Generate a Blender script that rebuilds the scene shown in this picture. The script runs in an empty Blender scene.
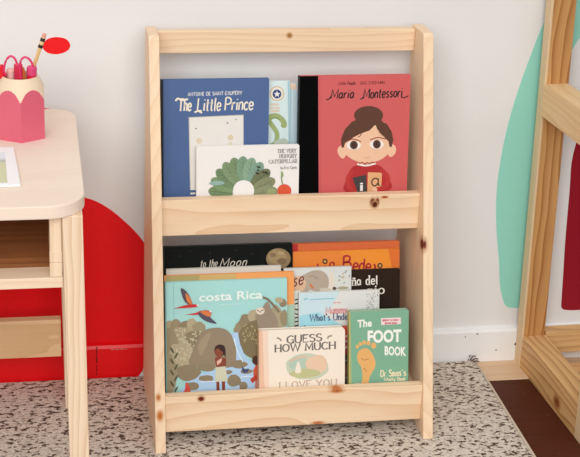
import bpy, bmesh, math, random
from mathutils import Vector, Matrix
random.seed(7)
C = bpy.context.scene.collection
RAD = math.radians

# ------------------------------------------------------------------ camera
IW, IH = 580.0, 457.0
F, CX, CY = 1299.616, 221.939, 166.233
CAM = Vector((-0.19386, -2.29559, 1.26863))
RT = Vector((0.98991862, -0.13941734, 0.02497852))
UP = Vector((0.02402326, 0.33906996, 0.94045438))
FW = Vector((0.13958511, 0.93037324, -0.33900092))
cd = bpy.data.cameras.new('camera'); cam = bpy.data.objects.new('camera', cd); C.objects.link(cam)
cd.sensor_fit = 'HORIZONTAL'; cd.sensor_width = 36; cd.lens = F * 36 / IW
cd.shift_x = (IW / 2 - CX) / IW; cd.shift_y = (CY - IH / 2) / IW
cam.matrix_world = Matrix(((RT.x, UP.x, -FW.x, CAM.x), (RT.y, UP.y, -FW.y, CAM.y), (RT.z, UP.z, -FW.z, CAM.z), (0, 0, 0, 1)))
bpy.context.scene.camera = cam

def ray(x, y): return FW + RT * ((x - CX) / F) - UP * ((y - CY) / F)

# ------------------------------------------------------------------ materials
def lin(c):
    o = []
    for v in c[:3]:
        v = v / 255.0
        o.append(v / 12.92 if v <= 0.04045 else ((v + 0.055) / 1.055) ** 2.4)
    return (o[0], o[1], o[2], 1.0)

class NT:
    def __init__(s, m): s.t = m.node_tree; s.n = s.t.nodes; s.l = s.t.links
    def node(s, kind, **kw):
        n = s.n.new(kind)
        for k, v in kw.items(): setattr(n, k, v)
        return n
    def link(s, a, b): s.l.new(a, b)
    def math(s, op, a, b=None, c=None, clamp=False):
        n = s.n.new('ShaderNodeMath'); n.operation = op; n.use_clamp = clamp
        for i, v in enumerate((a, b, c)):
            if v is None: continue
            if isinstance(v, (int, float)): n.inputs[i].default_value = v
            else: s.l.new(v, n.inputs[i])
        return n.outputs[0]
    def vmath(s, op, a, b=None, out=0):
        n = s.n.new('ShaderNodeVectorMath'); n.operation = op
        for i, v in enumerate((a, b)):
            if v is None: continue
            if isinstance(v, (tuple, list)): n.inputs[i].default_value = v
            else: s.l.new(v, n.inputs[i])
        return n.outputs['Value'] if out == 'v' else n.outputs[0]
    def mix(s, f, a, b, mode='MIX'):
        n = s.n.new('ShaderNodeMix'); n.data_type = 'RGBA'; n.blend_type = mode
        for k, v in ((0, f), (6, a), (7, b)):
            if isinstance(v, (int, float)): n.inputs[k].default_value = v
            elif isinstance(v, (tuple, list)): n.inputs[k].default_value = v
            else: s.l.new(v, n.inputs[k])
        return n.outputs[2]
    def noise(s, v, scale, detail=2.0, rough=0.5):
        n = s.n.new('ShaderNodeTexNoise'); n.inputs['Scale'].default_value = scale
        n.inputs['Detail'].default_value = detail; n.inputs['Roughness'].default_value = rough
        s.l.new(v, n.inputs['Vector']); return n.outputs['Fac']
    def mapr(s, v, a, b, c=0.0, d=1.0, smooth=False):
        n = s.n.new('ShaderNodeMapRange'); n.interpolation_type = 'SMOOTHSTEP' if smooth else 'LINEAR'
        for i, q in ((1, a), (2, b), (3, c), (4, d)): n.inputs[i].default_value = q
        s.l.new(v, n.inputs[0]); return n.outputs[0]

def newmat(name, rough=0.6, spec=0.3):
    m = bpy.data.materials.new(name); m.use_nodes = True
    b = m.node_tree.nodes['Principled BSDF']; b.inputs['Roughness'].default_value = rough
    b.inputs['Specular IOR Level'].default_value = spec
    return m, NT(m), b

PL = {}
def plain(rgb, rough=0.55, spec=0.3, metal=0.0, var=0.03):
    k = (tuple(rgb), rough, spec, metal, var)
    if k in PL: return PL[k]
    m, t, b = newmat('paint_%d_%d_%d' % tuple(rgb[:3]), rough, spec)
    b.inputs['Metallic'].default_value = metal
    tc = t.node('ShaderNodeTexCoord')
    f = t.noise(tc.outputs['Object'], 60, 3)
    c = lin(rgb)
    lo = tuple(x * (1 - var) for x in c[:3]) + (1,); hi = tuple(min(1, x * (1 + var)) for x in c[:3]) + (1,)
    t.link(t.mix(f, lo, hi), b.inputs['Base Color'])
    PL[k] = m; return m

def wood(name, axis, light, dark, off=(0.03, 0.05, 0.02), spacing=0.012, contrast=0.6, knots=(), wobble=0.02, rough=0.5, lit_edge=None):
    """pine: growth rings around the board's long axis, fibres along it, and its own knots"""
    m, t, b = newmat(name, rough, 0.3)
    tc = t.node('ShaderNodeTexCoord'); o = tc.outputs['Object']
    ai = 'xyz'.index(axis)
    st = [7.0, 7.0, 7.0]; st[ai] = 1.6
    sv = t.vmath('ADD', t.vmath('MULTIPLY', o, st), tuple(10 * q + 3.1 for q in off))
    nz = t.node('ShaderNodeTexNoise'); nz.inputs['Scale'].default_value = 1.6; nz.inputs['Detail'].default_value = 2
    t.link(sv, nz.inputs['Vector'])
    d = t.vmath('MULTIPLY', t.vmath('SUBTRACT', nz.outputs['Color'], (0.5, 0.5, 0.5)), (wobble * 2,) * 3)
    p = t.vmath('ADD', t.vmath('ADD', o, off), d)
    w = t.node('ShaderNodeTexWave', wave_type='RINGS', rings_direction='XYZ'[ai], wave_profile='SAW')
    w.inputs['Scale'].default_value = 0.314 / spacing; w.inputs['Distortion'].default_value = 0.0
    t.link(p, w.inputs['Vector'])
    ring = t.math('POWER', w.outputs['Fac'], 2.2)
    fs = [260.0] * 3; fs[ai] = 7.0
    fib = t.noise(t.vmath('MULTIPLY', o, fs), 1.0, 3, 0.6)
    bl = [22.0] * 3; bl[ai] = 2.5
    broad = t.noise(t.vmath('ADD', t.vmath('MULTIPLY', o, bl), off), 1.0, 2)
    fac = t.math('MULTIPLY', ring, contrast)
    fac = t.math('ADD', fac, t.math('MULTIPLY', t.math('SUBTRACT', fib, 0.45), 0.45))
    fac = t.math('ADD', fac, t.math('MULTIPLY', t.math('SUBTRACT', broad, 0.45), 0.5), clamp=True)
    col = t.mix(fac, lin(light), lin(dark))
    if lit_edge:   # lit side painted in as a paler tone along one edge
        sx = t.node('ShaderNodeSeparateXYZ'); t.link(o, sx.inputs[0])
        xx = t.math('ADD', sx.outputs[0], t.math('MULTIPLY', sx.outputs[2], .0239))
        col = t.mix(t.mapr(xx, lit_edge + .002, lit_edge - .001, 0, .85, True), col, lin((232, 206, 166)))
    for (kp, kr, kc) in knots:
        q = t.vmath('DIVIDE', t.vmath('SUBTRACT', o, kp), kr)
        q = t.vmath('ADD', q, t.vmath('MULTIPLY', t.vmath('SUBTRACT', nz.outputs['Color'], (.5, .5, .5)), (.8,) * 3))
        L = t.vmath('LENGTH', q, out='v')
        halo = tuple((lin(kc)[i] * .35 + lin(dark)[i] * .65) for i in range(3)) + (1,)
        col = t.mix(t.mapr(L, 1.9, 1.0, 0, .75, True), col, halo)
        col = t.mix(t.mapr(L, 1.1, .75, 0, 1, True), col, lin(kc))
        dk = tuple(x * .35 for x in lin(kc)[:3]) + (1,)
        col = t.mix(t.mapr(L, .45, .1, 0, .8, True), col, dk)
    t.link(col, b.inputs['Base Color'])
    bp = t.node('ShaderNodeBump'); bp.inputs['Strength'].default_value = .12; bp.inputs['Distance'].default_value = .001
    t.link(fib, bp.inputs['Height']); t.link(bp.outputs[0], b.inputs['Normal'])
    return m

# ------------------------------------------------------------------ mesh helpers
def link(o, parent=None):
    C.objects.link(o)
    if parent: o.parent = parent
    return o
def obj(name, bm, mats, parent=None, bevel=0.0, smooth=False, seg=2):
    me = bpy.data.meshes.new(name)
    bmesh.ops.recalc_face_normals(bm, faces=bm.faces)
    bm.to_mesh(me); bm.free()
    for m in (mats if isinstance(mats, (list, tuple)) else [mats]): me.materials.append(m)
    if smooth:
        for p in me.polygons: p.use_smooth = True
    o = bpy.data.objects.new(name, me); link(o, parent)
    if bevel:
        md = o.modifiers.new('bevel', 'BEVEL'); md.width = bevel; md.segments = seg; md.limit_method = 'ANGLE'; md.angle_limit = RAD(40)
    return o
def empty(name, loc=(0, 0, 0), rot=(0, 0, 0)):
    o = bpy.data.objects.new(name, None); o.location = loc; o.rotation_euler = rot; o.empty_display_size = .02
    return link(o)
def tag(o, label, cat, group=None):
    o['label'] = label; o['category'] = cat
    if group: o['group'] = group
    return o
def struct(o): o['kind'] = 'structure'; return o

def box(bm, a, b, mi=0, sx=0.0, sy=0.0):
    """box from a to b; sx, sy shift its top"""
    v = []
    for z in (a[2], b[2]):
        dx, dy = (sx, sy) if z == b[2] else (0, 0)
        for x, y in ((a[0], a[1]), (b[0], a[1]), (b[0], b[1]), (a[0], b[1])): v.append(bm.verts.new((x + dx, y + dy, z)))
    for f in ((0, 3, 2, 1), (4, 5, 6, 7), (0, 1, 5, 4), (1, 2, 6, 5), (2, 3, 7, 6), (3, 0, 4, 7)):
        bm.faces.new([v[i] for i in f]).material_index = mi
def boxbm(a, b, **k):
    bm = bmesh.new(); box(bm, a, b, **k); return bm
def prism(bm, pts, fn, d0, d1, mi=0):
    """extrude a 2D outline; fn(u, v, d) gives the 3D point"""
    A = [bm.verts.new(fn(u, v, d0)) for u, v in pts]; B = [bm.verts.new(fn(u, v, d1)) for u, v in pts]
    n = len(pts)
    bm.faces.new(A[::-1]).material_index = mi; bm.faces.new(B).material_index = mi
    for i in range(n): bm.faces.new((A[i], A[(i + 1) % n], B[(i + 1) % n], B[i])).material_index = mi
def rrect(x0, x1, y0, y1, r, n=6):
    """rounded rectangle; r = radii for corners (x0y0, x1y0, x1y1, x0y1)"""
    if not isinstance(r, (tuple, list)): r = (r,) * 4
    out = []
    for (cx, cy, a0, q) in ((x0, y0, 180, r[0]), (x1, y0, 270, r[1]), (x1, y1, 0, r[2]), (x0, y1, 90, r[3])):
        sx = 1 if cx == x0 else -1; sy = 1 if cy == y0 else -1
        if q <= 0: out.append((cx, cy)); continue
        for i in range(n + 1):
            a = RAD(a0 + 90 * i / n); out.append((cx + sx * q + q * math.cos(a), cy + sy * q + q * math.sin(a)))
    return out
def spline(pts, n=6, closed=False):
    P = [Vector((*p, 0)) if len(p) == 2 else Vector(p) for p in pts]; m = len(P); out = []
    for i in range(m if closed else m - 1):
        p0 = P[(i - 1) % m] if closed or i > 0 else P[0]; p1 = P[i]; p2 = P[(i + 1) % m]
        p3 = P[(i + 2) % m] if closed or i + 2 < m else P[-1]
        for k in range(n):
            t = k / n
            out.append(.5 * ((2 * p1) + (p2 - p0) * t + (2 * p0 - 5 * p1 + 4 * p2 - p3) * t * t + (3 * p1 - p0 - 3 * p2 + p3) * t ** 3))
    if not closed: out.append(P[-1])
    return out
def tube(bm, pts, r, seg=10, mi=0, cap=True):
    P = [Vector(p) for p in pts]; rings = []
    for i, p in enumerate(P):
        t = (P[min(i + 1, len(P) - 1)] - P[max(i - 1, 0)]).normalized()
        up = Vector((0, 0, 1)) if abs(t.z) < .9 else Vector((1, 0, 0))
        a = t.cross(up).normalized(); b = t.cross(a)
        rr = r[i] if isinstance(r, (list, tuple)) else r
        rings.append([bm.verts.new(p + (a * math.cos(2 * math.pi * k / seg) + b * math.sin(2 * math.pi * k / seg)) * rr) for k in range(seg)])
    for i in range(len(P) - 1):
        for k in range(seg):
            bm.faces.new((rings[i][k], rings[i][(k + 1) % seg], rings[i + 1][(k + 1) % seg], rings[i + 1][k])).material_index = mi
    if cap: bm.faces.new(rings[0][::-1]).material_index = mi; bm.faces.new(rings[-1]).material_index = mi

# ------------------------------------------------------------------ room
def wall_mat():
    m, t, b = newmat('wall_paint', .75, .2)
    tc = t.node('ShaderNodeTexCoord')
    f = t.noise(tc.outputs['Object'], 9, 4)
    t.link(t.mix(f, lin((228, 226, 223)), lin((232, 230, 227))), b.inputs['Base Color'])
    bp = t.node('ShaderNodeBump'); bp.inputs['Strength'].default_value = .06; bp.inputs['Distance'].default_value = .002
    t.link(t.noise(tc.outputs['Object'], 120, 3), bp.inputs['Height']); t.link(bp.outputs[0], b.inputs['Normal'])
    return m
RED = plain((238, 8, 20), .5, .3, var=.04); TEAL = plain((150, 216, 198), .6, .25); CRIM = plain((150, 16, 36), .5, .3)
wall = struct(obj('wall_back', boxbm((-2.2, 0, -.02), (2.6, .12, 2.5)), wall_mat()))
def paint(name, pts, mat, parent, y=0.0, th=.0006, n=8, closed_spline=True):
    bm = bmesh.new()
    q = [(p.x, p.y) for p in spline(pts, n, True)] if closed_spline else pts
    prism(bm, q, lambda u, v, d: (u, d, v), y + .0002, y - th)
    return obj(name, bm, mat, parent)
def ell(cx, cz, rx, rz, n=40, ph=0): return [(cx + rx * math.cos(2 * math.pi * i / n), cz + rz * math.sin(2 * math.pi * i / n)) for i in range(n)]
p = paint('painted_circle', [(-.113, .377), (-.081, .364), (-.043, .334), (.001, .283), (.03, .215), (.034, .14), (.012, .075), (-.0, .0665), (-.30, .0665), (-.335, .14), (-.345, .2), (-.32, .28), (-.26, .35), (-.19, .385), (-.15, .385)], RED, wall); p['label'] = 'large bright red painted circle reaching down to the baseboard'
p = paint('painted_circle', ell(-.19, .498, .069, .0565), RED, wall, closed_spline=False); p['label'] = 'red painted dot mostly hidden behind the desk'
p = paint('painted_circle', [(-.1815, .668), (-.178, .679), (-.168, .6855), (-.154, .687), (-.140, .6835), (-.1325, .674), (-.135, .664), (-.146, .6575), (-.16, .6555), (-.174, .659)], RED, wall, n=4); p['label'] = 'small red painted oval above the pencil holder'
p = paint('painted_band', [(.761, .711), (.738, .635), (.718, .553), (.706, .48), (.7005, .41), (.7005, .36), (.704, .315), (.711, .265), (.720, .217), (.727, .165), (.735, .135), (.744, .115), (.757, .1085), (.775, .109), (.788, .12), (.792, .17), (.785, .28), (.782, .4), (.789, .52), (.803, .6), (.820, .648), (.836, .678), (.87, .72), (.93, .765), (1.0, .78), (1.0, .93), (.92, .91), (.85, .86), (.80, .80)], TEAL, wall, n=5); p['label'] = 'teal painted band of the rainbow'
p = paint('painted_band', [(.850, .44), (.852, .36), (.856, .25), (.8605, .178), (.8635, .125), (.866, .104), (.877, .0985), (.905, .0975), (.928, .102), (.934, .12), (.93, .2), (.925, .3), (.925, .42), (.945, .5), (1.0, .545), (1.0, .64), (.925, .61), (.872, .53)], CRIM, wall, n=5); p['label'] = 'dark crimson painted band of the rainbow'

def base_mat():
    m, t, b = newmat('baseboard_gloss', .4, .4)
    tc = t.node('ShaderNodeTexCoord')
    f = t.noise(tc.outputs['Object'], 14, 4); s = t.noise(tc.outputs['Object'], 55, 1)
    c = t.mix(f, lin((238, 237, 236)), lin((243, 243, 242)))
    c = t.mix(t.mapr(s, .80, .82), c, lin((90, 70, 55)))
    t.link(c, b.inputs['Base Color']); return m
FL = -.008
bm = bmesh.new(); prism(bm, [(0, FL), (-.012, FL), (-.012, .061), (-.0095, .0665), (0, .0685)], lambda u, v, d: (d, u, v), -2.2, 2.6)
base = struct(obj('baseboard_back', bm, base_mat()))
bm = bmesh.new()
q = [(-1.2, FL), (-.018, FL), (-.008, -.003), (.000, .008), (.004, .024), (.004, .061), (-1.2, .061)]
prism(bm, q, lambda u, v, d: (u, d, v), -.0118, -.0125)
prism(bm, [(-.0122, .0606), (-.0126, .0612), (-.0099, .0671), (0, .0692), (0, .0684), (-.0095, .0663)], lambda u, v, d: (d, u, v), -1.2, .004)
p = obj('painted_patch', bm, plain((238, 8, 20), .35, .45, var=.04), base); p['label'] = 'red painted stretch of the baseboard'
bm = bmesh.new()
for (x0, x1, z0, z1) in ((-.0905, -.0890, .048, .066), (-.0912, -.0893, .031, .046), (-.0908, -.0895, .012, .027), (-.0910, -.0894, .004, .009)): box(bm, (x0, -.0128, z0), (x1, -.0120, z1))
obj('joint_crack', bm, plain((35, 12, 12)), base)
bm = bmesh.new()
for (x0, x1, z) in ((-.062, -.055, .0585), (-.052, -.046, .0580), (-.044, -.036, .0587), (-.034, -.031, .0582)): box(bm, (x0, -.0128, z), (x1, -.0120, z + .0016))
obj('paint_chip', bm, plain((190, 150, 145)), base)
bm = bmesh.new()
for (x, z, w) in ((.684, .057, .004), (.728, .018, .003), (.66, .0515, .002)): box(bm, (x, -.0125, z), (x + w, -.0118, z + .0022))
obj('paint_chip', bm, plain((70, 58, 48)), base)

def floor_mat():
    m, t, b = newmat('dark_floor_boards', .5, .2)
    tc = t.node('ShaderNodeTexCoord'); o = tc.outputs['Object']
    f = t.noise(t.vmath('MULTIPLY', o, (9, 160, 9)), 1, 4)
    c = t.mix(f, lin((58, 22, 9)), lin((92, 40, 19)))
    sp = t.noise(o, 190, 1)
    c = t.mix(t.mapr(sp, .77, .79), c, lin((140, 105, 85)))
    t.link(c, b.inputs['Base Color']); return m
struct(obj('floor', boxbm((-2.2, -3.6, -.06), (2.6, .0, FL)), floor_mat()))
PLY = wood('threshold_wood', 'x', (222, 190, 155), (196, 158, 120), spacing=.03, contrast=.3, off=(.1, .2, .06))
struct(obj('trim_1', boxbm((.66, -.089, FL - .004), (2.5, -.0122, -.0055)), PLY, bevel=.001))

def rug_mat():
    m, t, b = newmat('woven_wool', .95, .1)
    tc = t.node('ShaderNodeTexCoord'); o = tc.outputs['Object']
    j = t.node('ShaderNodeTexNoise'); j.inputs['Scale'].default_value = 28; t.link(o, j.inputs['Vector'])
    o2 = t.vmath('ADD', o, t.vmath('MULTIPLY', t.vmath('SUBTRACT', j.outputs['Color'], (.5, .5, .5)), (.010, .012, 0)))
    a = t.noise(t.vmath('MULTIPLY', o2, (80, 138, 20)), 1.0, 1.5, .5)
    a2 = t.noise(t.vmath('MULTIPLY', o2, (230, 320, 20)), 1.0, 1.0)
    big = t.noise(o, 6, 2)
    fl = t.math('ADD', a, t.math('MULTIPLY', t.math('SUBTRACT', a2, .5), .45))
    fl = t.math('ADD', fl, t.math('MULTIPLY', t.math('SUBTRACT', big, .5), .08))
    fine = t.noise(o, 330, 2, .7)
    basec = t.mix(t.mapr(fine, .3, .7), lin((182, 166, 150)), lin((238, 228, 214)))
    c = t.mix(t.mapr(fl, .50, .58, 0, .5, True), basec, lin((160, 132, 108)))
    c = t.mix(t.mapr(fl, .565, .63, 0, .95, True), c, lin((76, 57, 48)))
    t.link(c, b.inputs['Base Color'])
    h = t.math('SUBTRACT', t.math('MULTIPLY', fine, 1.0), t.math('MULTIPLY', fl, .8))
    bp = t.node('ShaderNodeBump'); bp.inputs['Strength'].default_value = .55; bp.inputs['Distance'].default_value = .004
    t.link(h, bp.inputs['Height']); t.link(bp.outputs[0], b.inputs['Normal'])
    return m
rug = empty('woven_rug', (-.4, -.9, FL)); tag(rug, 'beige woven rug with dark brown flecks under the desk and bookshelf', 'rug')
def rl(x, y, z): return (x + .4, y + .9, z - FL)
bm = bmesh.new(); prism(bm, [(-1.6, -2.4), (.620, -2.4), (.674, -.379), (.684, -.016), (-1.6, -.016)], lambda u, v, d: rl(u, v, d), FL, -.0003)
obj('pile', bm, rug_mat(), rug, bevel=.002)
bm = bmesh.new(); prism(bm, [(.620, -2.4), (.6255, -2.4), (.6795, -.379), (.6885, -.02), (.684, -.016), (.674, -.379)], lambda u, v, d: rl(u, v, d), FL, .0002)
obj('binding', bm, plain((205, 186, 165), .9, .1), rug, bevel=.002)
bm = bmesh.new()
for (x, y, dx, dy, dz) in ((.674, -.018, .012, .004, .010), (.676, -.02, .014, .0, .006), (.67, -.018, .006, .003, .012), (.678, -.024, .012, -.004, .004)):
    tube(bm, [rl(x, y, .001), rl(x + dx * .5, y + dy * .5, dz), rl(x + dx, y + dy, dz * .8)], .0012, 6)
obj('loose_thread', bm, plain((95, 75, 62), .9, .1), rug)

# ------------------------------------------------------------------ bookshelf
LW, DW = (243, 214, 180), (220, 174, 128)
YB, H, W, T = .0369, .7145, .51, .0184
DB, DT = .2646, .0741
def yf(z): return -(YB + DB + (DT - DB) * z / H)
shelf = empty('bookshelf', (.255, -.17, 0)); tag(shelf, 'pale pine two-tier front-facing bookshelf standing on the rug against the wall', 'bookshelf')
def sl(x, y, z): return (x - .255, y + .17, z)
def sbox(a, b): return boxbm(sl(*a), sl(*b))
KR = (120, 48, 22); KO = (190, 112, 50)
def side(x0, x1, mat):
    r = .011; prof = [(-YB, 0), (yf(0), 0)]
    fy = yf(H)
    for i in range(6):
        a = RAD(i * 18); prof.append((fy + r - r * math.cos(a), H - r + r * math.sin(a)))
    prof += [(-YB, H)]
    bm = bmesh.new(); prism(bm, prof, lambda u, v, d: sl(d, u, v), x0, x1)
    return obj('side_panel', bm, mat, shelf, bevel=.0012)
side(0, T, wood('pine_left_side', 'z', LW, DW, off=(.05, .31, .1), contrast=.35, knots=[(sl(.0065, -.278, .099), (.004, .006, .006), KO), (sl(.009, -.284, .066), (.005, .008, .008), (196, 116, 52))]))
side(W - T, W, wood('pine_right_side', 'z', LW, DW, off=(-.30, .04, .1), contrast=.35, knots=[(sl(.4935, -.2, .345), (.0045, .012, .0115), (105, 25, 18))]))
obj('top_rail', sbox((T, -YB - .0205, .6694), (W - T, -YB - .002, H - .0045)), wood('pine_top_rail', 'x', LW, DW, off=(.02, .11, .03), contrast=.45, knots=[(sl(.258, -.0575, .7005), (.0045, .006, .0045), (170, 120, 60))]), shelf, bevel=.0012)
YM, YR = -.1662, -.2732
obj('front_rail', sbox((T, YM, .3625), (W - T, YM + .018, .4305)), wood('pine_middle_rail', 'x', LW, DW, off=(.02, .2, -.33), contrast=.55, knots=[(sl(.4035, YM, .4185), (.0045, .006, .0075), KR), (sl(.412, YM, .4185), (.0035, .006, .0075), KR), (sl(.408, YM, .413), (.005, .006, .006), (96, 34, 16)), (sl(.4255, YM, .4262), (.006, .005, .0022), (170, 84, 40))]), shelf, bevel=.0012)
obj('front_rail', sbox((T, YR, .026), (W - T, YR + .018, .0965)), wood('pine_bottom_rail', 'x', LW, DW, off=(.02, .33, .02), contrast=.55, knots=[(sl(.083, YR, .0915), (.0055, .006, .0048), (120, 40, 20)), (sl(.331, YR, .0945), (.011, .02, .0042), (190, 112, 60)), (sl(.299, YR, .029), (.010, .006, .003), (200, 120, 70))]), shelf, bevel=.0012)
PS = wood('pine_shelf_boards', 'x', LW, DW, off=(.02, .1, .2), contrast=.3)
obj('shelf_board', sbox((T, YM + .018, .384), (W - T, -.074, .400)), PS, shelf, bevel=.001)
obj('shelf_board', sbox((T, YR + .018, .058), (W - T, -.045, .074)), PS, shelf, bevel=.001)
obj('back_board', sbox((.06, -.0855, .4002), (.42, -.0755, .47)), PS, shelf, bevel=.001)
obj('back_board', sbox((.06, -.128, .0742), (.40, -.116, .21)), PS, shelf, bevel=.001)

# ------------------------------------------------------------------ lettering: one-stroke alphabet
def _o(x0, x1, y0, y1, n=12):
    return '~' + ' '.join('%.2f,%.2f' % ((x0 + x1) / 2 + (x1 - x0) / 2 * math.sin(2 * math.pi * i / n), (y0 + y1) / 2 + (y1 - y0) / 2 * math.cos(2 * math.pi * i / n)) for i in range(n + 1))
G = {
 'A': (8, '0,0 4,10 8,0;1.5,3.5 6.5,3.5'), 'B': (7, '.5,0 .5,10;~.5,10 4,10 6,8.4 5.4,6 3.2,5.3 .5,5.2;~.5,5.2 4,5.2 6.8,4 6.5,1 4,0 .5,0'),
 'C': (8, '~7.5,8.3 6,9.8 4,10 1.2,8.2 .4,5 1.2,1.8 4,0 6,.2 7.5,1.7'), 'D': (8, '.5,0 .5,10;~.5,10 4,10 7,8 7.6,5 7,2 4,0 .5,0'),
 'E': (6.5, '6,10 .5,10 .5,0 6,0;.5,5.2 5,5.2'), 'F': (6, '6,10 .5,10 .5,0;.5,5.2 5,5.2'), 'G': (8, '~7.5,8.3 6,9.8 4,10 1.2,8.2 .4,5 1.2,1.8 4,0 6,.2 7.5,1.7;7.5,0 7.5,4.5 5,4.5'),
 'H': (8, '.5,0 .5,10;7.5,0 7.5,10;.5,5.2 7.5,5.2'), 'I': (2, '1,0 1,10'), 'K': (7, '.5,0 .5,10;6.5,10 .5,4.5;2.5,6 7,0'), 'L': (6.5, '.5,10 .5,0 6,0'),
 'M': (10, '.5,0 1,10 5,2 9,10 9.5,0'), 'N': (8, '.5,0 .5,10 7.5,0 7.5,10'), 'O': (9, _o(.5, 8.5, 0, 10)), 'P': (7, '.5,0 .5,10;~.5,10 4,10 6.5,8.5 6.3,6 4,4.8 .5,4.8'),
 'R': (7.5, '.5,0 .5,10;~.5,10 4,10 6.5,8.5 6.3,6 4,4.8 .5,4.8;3.5,4.8 7,0'), 'S': (6.5, '~6,8.5 4.5,9.8 2.5,9.9 .7,8.3 1,6.3 3.5,5.2 6,3.8 6.2,1.6 4,0 2,.1 .4,1.5'),
 'T': (8, '0,10 8,10;4,10 4,0'), 'U': (8, '~.5,10 .5,3 2,.3 4,0 6,.3 7.5,3 7.5,10'), 'V': (8, '0,10 4,0 8,10'), 'W': (12, '0,10 3,0 6,10 9,0 12,10'), 'X': (7, '0,0 7,10;0,10 7,0'), 'Y': (8, '0,10 4,5 8,10;4,5 4,0'),
 'a': (5.6, '~4.6,4.7 3.5,6 2,6 .5,4.2 .5,1.8 2,.1 3.5,.8 4.6,2.6;~4.7,6 4.7,1.2 5.8,.2'), 'b': (5.4, '.5,10 .5,0;~.5,4 2,6.1 4.3,5.5 5,3 4,.4 2,0 .5,1.5'),
 'c': (4.8, '~4.5,5 3,6.1 1,5 .4,3 1.2,.6 3,0 4.6,1.1'), 'd': (5.6, '~4.7,4.5 3.3,6.1 1.2,5.5 .4,3 1.2,.4 3.3,0 4.7,1.5;4.7,10 4.7,0'),
 'e': (5.2, '~.5,3.2 4.6,3.4 4.2,5.5 2.5,6.2 .8,5 .4,2.8 1.5,.3 3.2,0 4.9,1.2'), 'g': (5.4, '~4.7,4.7 3.5,6 2,6 .5,4.2 .5,1.8 2,.3 3.5,1 4.6,2.6;~4.7,6 4.7,-1.5 3,-3 .7,-2.4'),
 'h': (5, '.5,10 .5,0;~.5,4 2,6 4,5.8 4.5,4 4.5,0'), 'i': (2, '1,6 1,0;.9,8.2 1.1,8.8'), 'j': (2.4, '~1.4,6 1.4,-2 0,-3;1.3,8.2 1.5,8.8'), 'k': (5, '.5,10 .5,0;4.5,6 .6,2.6;2,3.8 4.8,0'), 'l': (2.2, '~1,10 1,1 2,0'),
 'm': (8, '.5,6 .5,0;~.5,4 1.8,6 3.4,5.8 4,4.2 4,0;~4,4 5.3,6 7,5.8 7.5,4.2 7.5,0'), 'n': (5, '.5,6 .5,0;~.5,4 2,6 4,5.8 4.5,4 4.5,0'), 'o': (5.4, _o(.4, 5, 0, 6.1)),
 'p': (5.4, '.5,6 .5,-3;~.5,4 2,6.1 4.3,5.5 5,3 4,.4 2,0 .5,1.5'), 'r': (4, '.5,6 .5,0;~.5,3.6 1.6,5.6 3.8,5.8'), 's': (4.6, '~4,5.2 2.5,6.1 .8,5 1.5,3.6 3.5,2.6 4,1 2.5,0 .5,.9'),
 't': (4, '~1.8,9 1.8,1.4 2.5,.2 3.6,.3;.2,6.2 3.6,6.2'), 'u': (5, '~.5,6 .5,2 1.5,.2 3,.3 4.5,2.5;4.5,6 4.5,0'), 'v': (5, '.2,6 2.5,0 4.8,6'), 'w': (7, '.2,6 2,0 3.5,5.5 5,0 6.8,6'), 'y': (5, '.2,6 2.6,.3;4.8,6 2.2,-1 .8,-3'),
 '\u00f1': (5, '.5,6 .5,0;~.5,4 2,6 4,5.8 4.5,4 4.5,0;~.7,7.6 1.7,8.4 3,7.7 4.2,8.5'), '\u00ed': (2, '1,6 1,0;.8,7.6 1.8,9.6'), '\u00c9': (6.5, '6,10 .5,10 .5,0 6,0;.5,5.2 5,5.2;2.5,11 4,12.5'), '-': (4, '.5,4 3.5,4'), "'": (1.6, '.8,10 .6,7.8'), '?': (5, '~.5,8 2,10 4.4,9 4,6.8 2.4,5 2.4,3;2.4,.2 2.4,.8'), '&': (7, '~7,0 2,7.5 2.5,9.6 4,9.8 4.6,8.2 1.2,4 .6,2 2,0 4,.2 6.6,4'), '.': (2, '1,0 1,.6'), ' ': (3.6, ''),
 'f': (3.6, '~3.6,9.4 2.4,10 1.6,8.6 1.6,0;.2,6.2 3.4,6.2'), ',': (2, '1,.4 .6,-1.4'),
}

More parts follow.
